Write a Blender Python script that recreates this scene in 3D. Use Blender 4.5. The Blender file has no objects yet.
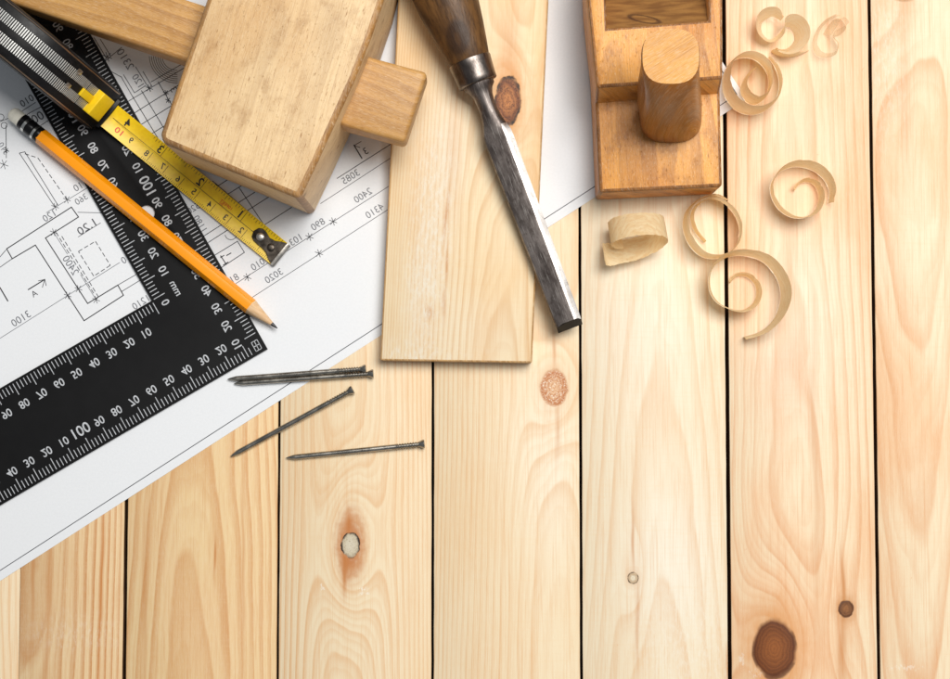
import bpy, bmesh, math, random
from mathutils import Vector, Matrix
random.seed(11)
sc = bpy.context.scene
COL = sc.collection
MM = 0.001

# ------------------------------------------------------------------ camera
FPX = 1450.0                                   # focal length for a 950 px wide frame
DIST = FPX / 2.04 * MM                         # distance to the table along the optical axis
TILT = math.atan(75.0 / FPX)
cam_d = bpy.data.cameras.new('camera'); cam = bpy.data.objects.new('camera', cam_d); COL.objects.link(cam)
cam_d.sensor_width = 36.0; cam_d.lens = 36.0 * FPX / 950.0
cam_d.clip_start = 0.01; cam_d.clip_end = 20.0
cam.location = (0, -DIST * math.sin(TILT), DIST * math.cos(TILT))
cam.rotation_euler = (TILT, 0, 0)
sc.camera = cam

# ------------------------------------------------------------------ light
world = bpy.data.worlds.new('World'); sc.world = world; world.use_nodes = True
bg = world.node_tree.nodes['Background']
bg.inputs[0].default_value = (0.90, 0.95, 1.0, 1); bg.inputs[1].default_value = 0.22
ld = bpy.data.lights.new('window_light', 'AREA'); ld.shape = 'RECTANGLE'
ld.size = 0.95; ld.size_y = 0.76; ld.energy = 24.6; ld.color = (1.0, 0.975, 0.935)
lo = bpy.data.objects.new('window_light', ld); COL.objects.link(lo)
lo.location = (0.40, 0.46, 1.30)
lo.rotation_euler = (Vector((0.05, -0.02, 0)) - lo.location).to_track_quat('-Z', 'Y').to_euler()
sc.view_settings.view_transform = 'Standard'; sc.view_settings.look = 'None'
sc.view_settings.exposure = 0.0; sc.view_settings.gamma = 1.0
try: sc.view_settings.use_curve_mapping = False
except Exception: pass
sc.render.resolution_x = 1024; sc.render.resolution_y = 732

# ------------------------------------------------------------------ measuring: photo pixel + height -> point in the place
_R = Matrix.Rotation(TILT, 3, 'X'); _C = Vector(cam.location)
def P(u, v, z=0.0):
    d = _R @ Vector(((u - 475.0) / FPX, -(v - 339.5) / FPX, -1.0))
    t = (z - _C.z) / d.z
    return _C + d * t

# ------------------------------------------------------------------ node helper
class S:
    def __init__(s, nt, k): s.nt, s.k = nt, k
    def _m(s, op, *a, clamp=False):
        n = s.nt.nodes.new('ShaderNodeMath'); n.operation = op; n.use_clamp = clamp
        for i, x in enumerate(a):
            if isinstance(x, S): s.nt.links.new(x.k, n.inputs[i])
            else: n.inputs[i].default_value = x
        return S(s.nt, n.outputs[0])
    def __add__(s, o): return s._m('ADD', s, o)
    __radd__ = __add__
    def __sub__(s, o): return s._m('SUBTRACT', s, o)
    def __rsub__(s, o): return s._m('SUBTRACT', o, s)
    def __mul__(s, o): return s._m('MULTIPLY', s, o)
    __rmul__ = __mul__
    def __truediv__(s, o): return s._m('DIVIDE', s, o)
    def abs(s): return s._m('ABSOLUTE', s)
    def frac(s): return s._m('FRACT', s)
    def floor(s): return s._m('FLOOR', s)
    def sin(s): return s._m('SINE', s)
    def exp(s): return s._m('EXPONENT', s)
    def sqrt(s): return s._m('SQRT', s)
    def pow(s, p): return s._m('POWER', s, p)
    def max(s, o): return s._m('MAXIMUM', s, o)
    def min(s, o): return s._m('MINIMUM', s, o)
    def sat(s): return s._m('ADD', s, 0.0, clamp=True)
    def step(s, a, b):                        # smoothstep
        n = s.nt.nodes.new('ShaderNodeMapRange'); n.interpolation_type = 'SMOOTHSTEP'
        s.nt.links.new(s.k, n.inputs[0])
        if a > b:
            n.inputs[1].default_value = b; n.inputs[2].default_value = a; n.inputs[3].default_value = 1; n.inputs[4].default_value = 0
        else:
            n.inputs[1].default_value = a; n.inputs[2].default_value = b
        return S(s.nt, n.outputs[0])
def srgb(r, g, b):
    f = lambda c: c / 12.92 if c <= 0.04045 else ((c + 0.055) / 1.055) ** 2.4
    return (f(r / 255), f(g / 255), f(b / 255), 1)
class Mat:
    def __init__(s, name, rough=0.5, metal=0.0, spec=0.5):
        s.m = bpy.data.materials.new(name); s.m.use_nodes = True
        s.nt = s.m.node_tree; s.b = s.nt.nodes['Principled BSDF']
        s.b.inputs['Roughness'].default_value = rough; s.b.inputs['Metallic'].default_value = metal
        s.b.inputs['Specular IOR Level'].default_value = spec
    def coords(s):
        t = s.nt.nodes.new('ShaderNodeTexCoord'); x = s.nt.nodes.new('ShaderNodeSeparateXYZ')
        s.nt.links.new(t.outputs['Object'], x.inputs[0])
        return [S(s.nt, o) for o in x.outputs]
    def vec(s, x, y, z=0.0):
        n = s.nt.nodes.new('ShaderNodeCombineXYZ')
        for i, a in enumerate((x, y, z)):
            if isinstance(a, S): s.nt.links.new(a.k, n.inputs[i])
            else: n.inputs[i].default_value = a
        return n.outputs[0]
    def noise(s, v, scale=1.0, detail=2.0, rough=0.5, dist=0.0):
        n = s.nt.nodes.new('ShaderNodeTexNoise'); s.nt.links.new(v, n.inputs['Vector'])
        n.inputs['Scale'].default_value = scale; n.inputs['Detail'].default_value = detail
        n.inputs['Roughness'].default_value = rough; n.inputs['Distortion'].default_value = dist
        return S(s.nt, n.outputs['Fac'])
    def voro(s, v, scale=1.0):
        n = s.nt.nodes.new('ShaderNodeTexVoronoi'); s.nt.links.new(v, n.inputs['Vector']); n.inputs['Scale'].default_value = scale
        return S(s.nt, n.outputs['Distance'])
    def mix(s, f, a, b, mode='MIX'):
        n = s.nt.nodes.new('ShaderNodeMix'); n.data_type = 'RGBA'; n.blend_type = mode
        if isinstance(f, S): s.nt.links.new(f.k, n.inputs[0])
        else: n.inputs[0].default_value = f
        for i, c in ((6, a), (7, b)):
            if isinstance(c, tuple): n.inputs[i].default_value = c
            else: s.nt.links.new(c, n.inputs[i])
        return n.outputs[2]
    def color(s, c):
        if isinstance(c, tuple): s.b.inputs['Base Color'].default_value = c
        else: s.nt.links.new(c, s.b.inputs['Base Color'])
    def rough(s, r): s.nt.links.new(r.k, s.b.inputs['Roughness'])
    def bump(s, h, dist=0.0002, strength=0.5):
        n = s.nt.nodes.new('ShaderNodeBump'); n.inputs['Strength'].default_value = strength; n.inputs['Distance'].default_value = dist
        s.nt.links.new(h.k, n.inputs['Height']); s.nt.links.new(n.outputs[0], s.b.inputs['Normal'])

def wood(name, xc=0.0, angle=0.0, half=36.0, R=6.0, Sy=0.6, warp=1.0, pale=(226, 206, 172), line=(205, 158, 104),
         blot=(216, 178, 130), strength=0.6, fibre=0.25, knots=(), rough=0.5, seed=0.0, zmix=0.6, blotch=0.4, spec=0.35,
         fleck=0.0, bump=0.35, streaks=(), scuffs=(), chips=(), patches=(), thin=0.0, sc_=(196, 128, 66), grime=0.0):
    """Flat-sawn board in millimetres: arched growth rings, knots that push the rings aside, fibre streaks."""
    M = Mat(name, rough, 0, spec)
    X, Y, Z = M.coords()
    X, Y, Z = X * 1000.0, Y * 1000.0, Z * 1000.0
    ca, sa = math.cos(angle), math.sin(angle)
    a = X * ca + Y * sa + Z * zmix               # across the grain
    q = Y * ca - X * sa + Z * 0.15               # along the grain
    a = a - xc
    low = M.noise(M.vec(a * 0.022, q * 0.0052, seed), 1.0, 2.0)
    wob = M.noise(M.vec(a * 0.05 + 31.7, q * 0.018, seed + 3.3), 1.0, 2.0)
    ax = a / half
    F = ax * ax * R + q * (Sy / 50.0) + (low - 0.5) * (5.0 * warp) + (wob - 0.5) * (1.3 * warp) + seed
    kn = []
    for k in knots:
        dx = (a - (k['x'] - xc)) ; dy = (q - k['y'])
        w = k.get('w', k['rx'] * 2.4); h = k.get('h', w * 2.6)
        g = (0.0 - (dx * dx) / (w * w) - (dy * dy) / (h * h)).exp()
        F = F + g * k.get('b', 3.0)
        n1 = M.noise(M.vec(dx * (1.6 / k['rx']), dy * (1.6 / k['rx']), seed + k['x']), 1.0, 3.0)
        r = ((dx / k['rx']) * (dx / k['rx']) + (dy / k['ry']) * (dy / k['ry'])).sqrt() + (n1 - 0.5) * k.get('irr', 0.22)
        kn.append((k, r, dx, dy, n1))
    t = F.frac()
    prof = t.step(0.15 + .3 * thin, 0.86 + .04 * thin) * t.step(1.0, 0.9 + .01 * thin)
    t2 = (F * 3.0 + wob * 2.0).frac()
    prof2 = t2.step(0.2, 0.8) * t2.step(1.0, 0.86)
    mod = M.noise(M.vec(a * 0.045, q * 0.007, seed + 9.1), 1.0, 2.0).step(0.3, 0.72)
    fib = M.noise(M.vec(a * 2.2, q * 0.035, seed + 5.0), 1.0, 3.0, 0.6)
    fib2 = M.noise(M.vec(a * 6.0, q * 0.3, seed + 6.0), 1.0, 2.0, 0.6)
    fib3 = M.noise(M.vec(a * 0.85, q * 0.022, seed + 15.0), 1.0, 3.0, 0.65)
    plm = M.noise(M.vec(a * 0.05, q * 0.9, seed + 25.0), 1.0, 2.0, 0.6)
    bl = M.noise(M.vec(a * 0.03, q * 0.012, seed + 12.0), 1.0, 3.0).step(0.42, 0.75)
    pale, line, blot = srgb(*pale), srgb(*line), srgb(*blot)
    c = M.mix(bl * blotch, pale, blot)
    for (sx, sy, rx_, ry_, f) in patches:        # planed-bare pale areas
        dx = (a - (sx - xc) + (low - .5) * 30.0) / rx_; dy = (q - sy) / ry_
        c = M.mix((0.0 - dx * dx - dy * dy).exp() * f, c, srgb(240, 234, 218))
    c = M.mix((prof * (0.35 + 0.65 * mod) + prof2 * (0.28 * (1.0 - mod * 0.6))) * strength, c, line)
    c = M.mix((fib - 0.5).abs() * 0.0 + fib.step(0.48, 0.75) * fibre, c, line)
    c = M.mix(fib2.step(0.55, 0.3) * (fibre * 0.5), c, srgb(246, 236, 214))
    c = M.mix(fib3.step(0.5, 0.72) * (fibre * 0.75), c, line)
    c = M.mix(plm.step(0.5, 0.7) * (fibre * 0.28), c, blot)
    for (sx, sy, sl, sw, f) in streaks:          # resin streaks: x, y, half length, half width, darkness
        dx = (a - (sx - xc) + (wob - 0.5) * 6.0) / sw; dy = (q - sy) / sl
        g = (0.0 - dx * dx - dy * dy).exp()
        c = M.mix(g * f, c, srgb(*sc_))
    for (sx, sy, rx_, ry_, f) in scuffs:         # pale filler / planer scuffs
        dx = (a - (sx - xc)) / rx_; dy = (q - sy) / ry_
        nn = M.noise(M.vec(a * 0.7, q * 0.22, seed + 44), 1.0, 5.0, 0.75)
        g = (0.0 - dx * dx - dy * dy).exp()
        c = M.mix(g * nn.step(0.42, 0.68) * f, c, srgb(238, 230, 212))
    for (sx, sy, rx_, ry_, f) in chips:          # hard-edged flakes of filler
        dx = (a - (sx - xc)) / rx_; dy = (q - sy) / ry_
        nn = M.noise(M.vec(a * 0.8, q * 0.5, seed + 61), 1.0, 4.0, 0.7)
        g = (0.0 - dx * dx - dy * dy).exp()
        c = M.mix((g * nn).step(0.46, 0.54) * (f * .6), c, srgb(244, 240, 228))
    if fleck:
        fl = M.noise(M.vec(a * 1.1, q * 0.16, seed + 21), 1.0, 2.0, 0.6).step(0.62, 0.78)
        c = M.mix(fl * fleck, c, line)
    spots = M.noise(M.vec(a * 0.22, q * 0.16, seed + 33), 1.0, 3.0, 0.65).step(0.73, 0.8)
    c = M.mix(spots * 0.35, c, line)
    hgt = fib * 0.5 + prof * 0.25
    if grime:                                    # handling dirt, pores and small dents
        g1 = M.noise(M.vec(a * 0.11, q * 0.07, Z * 0.08 + (seed + 71)), 1.0, 5.0, 0.68)
        g2 = M.noise(M.vec(a * 0.9, q * 0.55, Z * 0.6 + (seed + 81)), 1.0, 4.0, 0.7)
        g3 = M.noise(M.vec(a * 3.0, q * 0.5, Z + (seed + 91)), 1.0, 3.0, 0.7)
        c = M.mix(g1.step(0.5, 0.72) * (grime * 0.55), c, line)
        c = M.mix(g2.step(0.60, 0.72) * (grime * 0.5), c, line)
        c = M.mix(g3.step(0.60, 0.70) * (grime * 0.45), c, line)
        c = M.mix(g3.step(0.42, 0.30) * (grime * 0.5), c, srgb(246, 226, 188))
        hgt = hgt - g2.step(0.6, 0.72) * 0.8 + g3 * 0.3
    for k, r, dx, dy, n1 in kn:
        hx = dx / (k['rx'] * k.get('halo', 2.0)); hy = dy / (k['ry'] * k.get('halo', 2.0) * k.get('hl', 1.15))
        hn = M.noise(M.vec(dx * 0.7, dy * 0.16, seed + 2), 1.0, 3.0)
        hr = (hx * hx + hy * hy).sqrt() + (hn - 0.5) * 0.3 + (n1 - 0.5) * 0.35
        c = M.mix(hr.step(1.05, 0.3) * k.get('hs', 0.55), c, srgb(*k.get('hc', (196, 132, 72))))
        ring_o = hr.step(0.80, 0.92) * hr.step(1.08, 0.96)
        c = M.mix(ring_o * k.get('ho', 0.08), c, line)
        rings = ((r * k.get('nr', 3.5) + n1 * 1.2).frac()).step(0.1, 0.95)
        cr = M.noise(M.vec(dx * 1.3, dy * 1.3, seed + 8), 1.0, 4.0, 0.7)
        core = M.mix((r.step(0.1, 0.95) * 0.7 + rings * k.get('ring', 0.25)).sat(), srgb(*k['c1']), srgb(*k['c2']))
        core = M.mix(cr.step(0.5, 0.68) * k.get('crk', 0.5), core, srgb(*k.get('cc', (70, 38, 18))))
        c = M.mix(r.step(1.06, 0.88), c, core)
        rn = M.noise(M.vec(dx * (1.1 / k['rx']), dy * (1.1 / k['rx']), seed + 17), 1.0, 3.0).step(0.32, 0.6)
        rim = r.step(0.74, 0.97) * r.step(1.09, 1.0)
        c = M.mix(rim * rn * k.get('rim', 0.7), c, srgb(*k.get('rc', (88, 48, 22))))
        hgt = hgt - r.step(1.1, 0.9) * cr * k.get('deep', 0.4) - rim * 0.6
    M.color(c)
    M.rough((fib * 0.18 + (rough - 0.09)).sat())
    M.bump(hgt, 0.00025, bump)
    return M.m

def plain(name, c, rough=0.5, metal=0.0, spec=0.5, var=0.0, vs=300.0, bump=0.0, coat=0.0):
    M = Mat(name, rough, metal, spec)
    if var or bump:
        X, Y, Z = M.coords(); n = M.noise(M.vec(X, Y, Z), vs, 4.0, 0.6)
        c0 = srgb(*c); lo_ = tuple(x * (1 - var) for x in c0[:3]) + (1,); hi_ = tuple(min(1, x * (1 + var)) for x in c0[:3]) + (1,)
        M.color(M.mix(n.step(0.3, 0.7), lo_, hi_))
        M.rough((n * 0.3 + (rough - 0.15)).sat())
        if bump: M.bump(n, 0.0003, bump)
    else: M.color(srgb(*c))
    if coat: M.b.inputs['Coat Weight'].default_value = coat; M.b.inputs['Coat Roughness'].default_value = 0.15
    return M.m

# ------------------------------------------------------------------ object helpers
def tag(o, label, cat, group=None, kind=None):
    if label: o['label'] = label
    if cat: o['category'] = cat
    if group: o['group'] = group
    if kind: o['kind'] = kind
    return o
def thing(name, label, cat, loc, group=None):
    o = bpy.data.objects.new(name, None); COL.objects.link(o); o.location = loc; o.empty_display_size = 0.01
    return tag(o, label, cat, group)
def wloc(o):
    v = Vector((0, 0, 0))
    while o: v = v + Vector(o.location); o = o.parent
    return v
def from_bm(name, bm, mats, parent=None, smooth=40):
    me = bpy.data.meshes.new(name)
    off = wloc(parent) if parent else Vector((0, 0, 0))
    bmesh.ops.translate(bm, verts=bm.verts, vec=-off)
    bm.to_mesh(me); bm.free()
    for m in (mats if isinstance(mats, (list, tuple)) else [mats]): me.materials.append(m)
    if smooth is not None:
        for p in me.polygons: p.use_smooth = True
        me.set_sharp_from_angle(angle=math.radians(smooth))
    o = bpy.data.objects.new(name, me); COL.objects.link(o); o.parent = parent
    return o
def prism_bm(top, bot, bevel=0.0, seg=2, bevmat=0):
    bm = bmesh.new()
    a = [bm.verts.new(p) for p in top]; b = [bm.verts.new(p) for p in bot]; n = len(a)
    bm.faces.new(a); bm.faces.new(list(reversed(b)))
    for i in range(n): bm.faces.new((a[i], b[i], b[(i + 1) % n], a[(i + 1) % n]))
    bmesh.ops.recalc_face_normals(bm, faces=bm.faces)
    if bevel: bmesh.ops.bevel(bm, geom=[e for e in bm.edges if e.calc_face_angle(0) > .45], offset=bevel, segments=seg, profile=0.5, affect='EDGES', material=bevmat, clamp_overlap=True)
    return bm
def vprism(px, z0, z1, bevel=0.0, seg=2, bevmat=0, zt=None):
    """vertical-sided solid whose top outline is seen at these pixels at height z1"""
    top = [P(u, v, z1) for u, v in px]
    bot = [Vector((p.x, p.y, z0)) for p in top]
    return prism_bm(top, bot, bevel, seg, bevmat)
def box_bm(x0, x1, y0, y1, z0, z1, bevel=0.0, seg=2):
    t = [Vector(p) for p in ((x0, y0, z1), (x1, y0, z1), (x1, y1, z1), (x0, y1, z1))]
    return prism_bm(t, [Vector((p.x, p.y, z0)) for p in t], bevel, seg)
def frame_of(d, up=Vector((0, 0, 1))):
    d = d.normalized(); s = d.cross(up).normalized(); return d, s, s.cross(d).normalized()
def loft_bm(sections, cap=True):
    bm = bmesh.new(); rings = [[bm.verts.new(p) for p in s] for s in sections]; n = len(rings[0])
    for a, b in zip(rings, rings[1:]):
        for i in range(n): bm.faces.new((a[i], a[(i + 1) % n], b[(i + 1) % n], b[i]))
    if cap: bm.faces.new(list(reversed(rings[0]))); bm.faces.new(rings[-1])
    bmesh.ops.recalc_face_normals(bm, faces=bm.faces)
    return bm
def lathe_bm(p0, d, prof, n=24, flat=1.0, rot=0.0):
    d, s, u = frame_of(d)
    return loft_bm([[p0 + d * t + s * (math.cos(rot + 2 * math.pi * i / n) * r) + u * (math.sin(rot + 2 * math.pi * i / n) * r * flat) for i in range(n)] for t, r in prof])
def smooth_path(pts, n=6):
    out = []; L = len(pts)
    for i in range(L - 1):
        p0, p1, p2, p3 = pts[max(i - 1, 0)], pts[i], pts[i + 1], pts[min(i + 2, L - 1)]
        for k in range(n):
            t = k / n
            out.append(tuple(0.5 * (2 * b + (c - a) * t + (2 * a - 5 * b + 4 * c - d) * t * t + (3 * b - a - 3 * c + d) * t ** 3) for a, b, c, d in zip(p0, p1, p2, p3)))
    out.append(tuple(pts[-1])); return out
# flat print: pieces gathered in one bmesh per ink
class Print:
    def __init__(s, zf): s.bm = bmesh.new(); s.zf = zf if callable(zf) else (lambda u, v: zf)
    def face(s, pts):
        f = s.bm.faces.new([s.bm.verts.new(P(u, v, s.zf(u, v))) for u, v in pts])
    def line(s, a, b, w=0.7, ext=0.0):
        dx, dy = b[0] - a[0], b[1] - a[1]; L = math.hypot(dx, dy) or 1e-6; dx, dy = dx / L, dy / L
        nx, ny = -dy * w / 2, dx * w / 2; a = (a[0] - dx * ext, a[1] - dy * ext); b = (b[0] + dx * ext, b[1] + dy * ext)
        s.face([(a[0] + nx, a[1] + ny), (b[0] + nx, b[1] + ny), (b[0] - nx, b[1] - ny), (a[0] - nx, a[1] - ny)])
    def poly(s, pts, w=0.7, close=False):
        if close: pts = list(pts) + [pts[0]]
        for a, b in zip(pts, pts[1:]): s.line(a, b, w, w * 0.4)
    def dash(s, a, b, w=0.7, on=5.0, off=2.5):
        L = math.hypot(b[0] - a[0], b[1] - a[1]); t = 0.0
        while t < L:
            e = min(t + on, L); s.line((a[0] + (b[0] - a[0]) * t / L, a[1] + (b[1] - a[1]) * t / L), (a[0] + (b[0] - a[0]) * e / L, a[1] + (b[1] - a[1]) * e / L), w); t += on + off
    def star(s, u, v, r=4.5, w=0.7):
        for k in (0.0, 0.9, 1.9): s.line((u - r * math.cos(k + .35), v - r * math.sin(k + .35)), (u + r * math.cos(k + .35), v + r * math.sin(k + .35)), w)
    def arc(s, cu, cv, r, a0, a1, w=0.6, n=14):
        pts = [(cu + r * math.cos(a0 + (a1 - a0) * i / n), cv + r * math.sin(a0 + (a1 - a0) * i / n)) for i in range(n + 1)]; s.poly(pts, w)
    def text(s, txt, u, v, cap, b, bold=0.0, wide=1.0):
        """mirror-written text centred at pixel (u, v), cap height in px, b = reading direction"""
        cu = bpy.data.curves.new('t', 'FONT'); cu.body = txt; cu.size = 1.0; cu.resolution_u = 3; cu.offset = bold
        ob = bpy.data.objects.new('t', cu); me = bpy.data.meshes.new_from_object(ob)
        vs = [w.co.copy() for w in me.vertices]
        if vs:
            x0, x1 = min(w.x for w in vs), max(w.x for w in vs); y0, y1 = min(w.y for w in vs), max(w.y for w in vs)
            L = math.hypot(*b); bx, by = b[0] / L, b[1] / L; ux, uy = -by, bx
            k = cap / max(0.5, (y1 - y0)); new = []
            for w in vs:
                gx = (w.x - (x0 + x1) / 2) * k * wide; gy = (w.y - (y0 + y1) / 2) * k
                pu, pv = u + gx * bx + gy * ux, v + gx * by + gy * uy
                new.append(s.bm.verts.new(P(pu, pv, s.zf(pu, pv))))
            for p in me.polygons:
                try: s.bm.faces.new([new[i] for i in p.vertices])
                except ValueError: pass
        bpy.data.objects.remove(ob); bpy.data.curves.remove(cu); bpy.data.meshes.remove(me)
    def done(s, name, mat, parent):
        for f in s.bm.faces:
            f.normal_update()
            if f.normal.z < 0: f.normal_flip()
        o = from_bm(name, s.bm, mat, parent, None); o['kind'] = 'stuff'; return o

# ================================================================== TABLETOP
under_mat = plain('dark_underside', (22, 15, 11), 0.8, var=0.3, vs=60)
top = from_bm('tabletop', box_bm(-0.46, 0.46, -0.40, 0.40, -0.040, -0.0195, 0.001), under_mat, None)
tag(top, 'pale pine tabletop of planed planks with dark gaps between them', 'tabletop', kind='structure')
gap_shade_side = plain('shaded_plank_side', (74, 50, 32), .8, spec=.1, var=.3, vs=120)  # dark brown paints the shade of the gaps into the plank sides
def K(u, v, rx, ry, c1, c2, **k):
    p = P(u, v, 0) / MM; d = dict(x=p.x, y=p.y, rx=rx, ry=ry, c1=c1, c2=c2); d.update(k); return d
def W(u, v): p = P(u, v, 0) / MM; return p.x, p.y
gx = [P(u, 679, 0).x for u in (18.5, 124, 277.5, 432.5, 581.5, 730, 879)]
xs = [gx[0] - 0.145, gx[0] - 0.0725] + gx + [gx[-1] + 0.073, gx[-1] + 0.146]
gaps = [.7, .7, .12, 1.6, 1.05, 1.2, 1.3, 1.85, 1.5, 1.3, 1.3]
xs[2] = gx[0]
PINE = dict(pale=(237, 218, 184), line=(217, 160, 100), blot=(234, 199, 152), thin=1.0)
wp = {
 2: dict(R=5.5, Sy=-.25, xc=P(30, 600).x / MM, seed=2.1, pale=(230, 201, 156), line=(192, 124, 58), strength=.8, warp=.3, thin=.6,
         streaks=[W(102, 600) + (45, 1.0, .8), W(33, 570) + (30, .9, .6), W(48, 620) + (60, 1.6, .45)], scuffs=[W(75, 635) + (26, 9, .35)]),
 3: dict(R=4.2, Sy=.5, xc=P(190, 600).x / MM, seed=7.4, pale=(233, 203, 154), line=(202, 138, 74), strength=.62, blotch=.7, warp=.5, thin=.6,
         streaks=[W(214, 555) + (9, .6, .9), W(243, 560) + (50, .9, .5), W(146, 600) + (60, 1.4, .4)]),
 4: dict(R=8.5, Sy=.3, xc=P(345, 560).x / MM, seed=4.2, strength=.62, warp=.32, thin=.8, streaks=[W(346, 578) + (9, 1.1, .8), W(350, 522) + (7, 1.2, .7), W(348, 563) + (8, 2.4, .6)],
         chips=[W(364, 592) + (7, 6, 1), W(353, 561) + (3.6, 3.4, 1), W(322, 588) + (3, 4, 1)],
         knots=[K(350.5, 545, 4.4, 6.1, (214, 204, 182), (196, 182, 154), w=15, h=40, b=4.6, rim=1.0, rc=(38, 22, 14), halo=2.2, hl=1.7, hs=.85, nr=2, crk=.6, cc=(150, 128, 98), hc=(188, 112, 50), ring=.1, irr=.4)]),
 5: dict(R=5.5, Sy=.35, xc=P(560, 500).x / MM, seed=1.3, strength=.48, warp=.25, streaks=[W(556, 430) + (14, 1.0, .45), W(553, 350) + (9, 1.0, .6)], chips=[W(552, 376) + (8, 4, 1), W(560, 385) + (4, 7, .8)],
         patches=[W(540, 470) + (12, 45, .5)],
         knots=[K(554, 388, 6.8, 9.0, (222, 180, 138), (184, 116, 68), w=15, h=34, b=2.8, rim=.3, rc=(190, 130, 84), halo=1.7, hs=.25, nr=5, ring=.6, crk=.9, cc=(244, 234, 214), irr=.3)]),
 6: dict(R=3.6, Sy=.55, xc=P(660, 560).x / MM, seed=6.15, strength=.34, warp=.3, blotch=.2, pale=(236, 220, 190), streaks=[W(633, 540) + (16, .8, .6), W(638, 620) + (20, 1.0, .5), W(727, 665) + (9, 1.6, 1.0)],
         patches=[W(672, 560) + (24, 40, .75), W(640, 330) + (30, 60, .5)], scuffs=[W(690, 640) + (26, 30, .6)],
         knots=[K(633, 578, 2.7, 2.8, (232, 220, 194), (180, 144, 104), w=7, h=22, b=1.2, rim=1.0, rc=(84, 66, 46), halo=1.8, hs=.25, nr=2, crk=.2)]),
 7: dict(R=4.8, Sy=.3, xc=P(795, 400).x / MM, seed=9.7, strength=.55, warp=.28, blotch=.9, blot=(236, 190, 146), line=(216, 148, 92), chips=[W(756, 674) + (9, 7, 1), W(742, 660) + (4, 8, .8)],
         patches=[W(790, 330) + (22, 50, .5)],
         streaks=[W(842, 585) + (16, 1.0, .8), W(843, 650) + (22, 2.4, .6), W(790, 200) + (60, 5, .22), W(815, 440) + (90, 2, .3)],
         knots=[K(774.5, 649, 10.6, 14.2, (150, 86, 36), (98, 50, 18), w=19, h=40, b=5.2, rim=.75, rc=(80, 38, 14), halo=2.0, hl=1.2, hs=.7, nr=7, ring=.3, crk=.35, cc=(88, 44, 16), hc=(214, 146, 80), ho=.0, irr=.16),
                K(846, 609, 3.7, 4.2, (150, 98, 56), (90, 54, 30), w=9, h=40, b=1.6, rim=.9, halo=2.0, hs=.6, nr=2.5)]),
 8: dict(R=4.8, Sy=-.6, xc=P(915, 300).x / MM, seed=3.8, strength=.58, warp=.35, blotch=.8, blot=(235, 188, 142), line=(216, 148, 90), streaks=[W(905, 90) + (40, 3, .3)], chips=[W(905, 668) + (22, 4, .6)], scuffs=[W(884, 60) + (10, 40, .5)],
         knots=[K(903, -14, 9, 8, (222, 180, 128), (206, 150, 92), w=22, h=52, b=3.2, rim=.2, halo=1.6, hs=.2)]),
}
for i in range(len(xs) - 1):
    x0 = xs[i] + gaps[i] * MM / 2; x1 = xs[i + 1] - gaps[i + 1] * MM / 2
    kw = dict(PINE); kw.update(dict(xc=(x0 + x1) / 2 / MM, seed=i * 2.7, strength=.5, warp=.4)); kw.update(wp.get(i, {}))
    kw.setdefault('half', 36.0)
    kw.setdefault('fibre', .34); m = wood('pine_plank_wood', zmix=0.0, rough=.48, **kw)
    bm = bmesh.new()                                    # a board with a hair of unevenness along its two edges
    ny = 90; prof = []
    rr = random.Random(i); w0 = [rr.uniform(-.5, .5) for _ in range(ny + 1)]; w1 = [rr.uniform(-.5, .5) for _ in range(ny + 1)]
    bz = random.Random(i + 50).uniform(-.12, .06) * MM
    secs = []
    for j in range(ny + 1):
        y = -0.39 + 0.78 * j / ny
        e0 = x0 + (w0[j] * .16 * MM if i != 2 else 0); e1 = x1 + (w1[j] * .16 * MM if i != 1 else 0); c = .35 * MM
        secs.append([Vector((e0, y, -.019)), Vector((e0, y, bz - c)), Vector((e0 + c * .4, y, bz - c * .35)), Vector((e0 + c, y, bz)), Vector(((e0 + e1) / 2, y, bz + .05 * MM)),
                     Vector((e1 - c, y, bz)), Vector((e1 - c * .4, y, bz - c * .35)), Vector((e1, y, bz - c)), Vector((e1, y, -.019))])
    bm.free(); bm = loft_bm(secs)
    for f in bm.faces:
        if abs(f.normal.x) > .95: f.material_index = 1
    from_bm('plank', bm, [m, gap_shade_side], top, 50)

# ================================================================== DRAWING SHEET
PZ = 0.30 * MM
Mp = Mat('drawing_paper', .62, 0, .3); X, Y, Z = Mp.coords()
Mp.color(Mp.mix(Mp.noise(Mp.vec(X, Y, Z), 900, 4).step(.3, .7) * .5 + Mp.noise(Mp.vec(X, Y, Z), 12, 2) * .4, srgb(227, 229, 232), srgb(233, 235, 238)))
Mp.bump(Mp.noise(Mp.vec(X, Y, Z), 14, 3), .003, .12)
pd = Vector((748, -483)); pd = Vector((748.0, -483.0)).normalized()          # direction of the sheet's lower edge in px
corner = P(747, 99, PZ); far = P(-140, 671.4, PZ)
e = (far - corner).normalized(); nrm = Vector((e.y, -e.x, 0)) * 1.0
if nrm.y < 0: nrm = -nrm
sheet = thing('drawing_sheet', 'white sheet with printed floor plan lines and dimensions under the tools', 'drawing', tuple((corner + far) / 2))
pq = [corner, far, far + nrm * 0.36, corner + nrm * 0.36]
bm = bmesh.new(); NU, NV = 60, 24; grid = []
for i in range(NU + 1):
    row = []
    for j in range(NV + 1):
        p = pq[0].lerp(pq[1], i / NU).lerp(pq[3].lerp(pq[2], i / NU), j / NV)
        row.append((p.x, p.y))
    grid.append(row)
vt = [[bm.verts.new((p[0], p[1], PZ)) for p in r] for r in grid]; vb = [[bm.verts.new((p[0], p[1], PZ - .14 * MM)) for p in r] for r in grid]
for i in range(NU):
    for j in range(NV):
        bm.faces.new((vt[i][j], vt[i + 1][j], vt[i + 1][j + 1], vt[i][j + 1])); bm.faces.new((vb[i][j], vb[i][j + 1], vb[i + 1][j + 1], vb[i + 1][j]))
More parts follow.
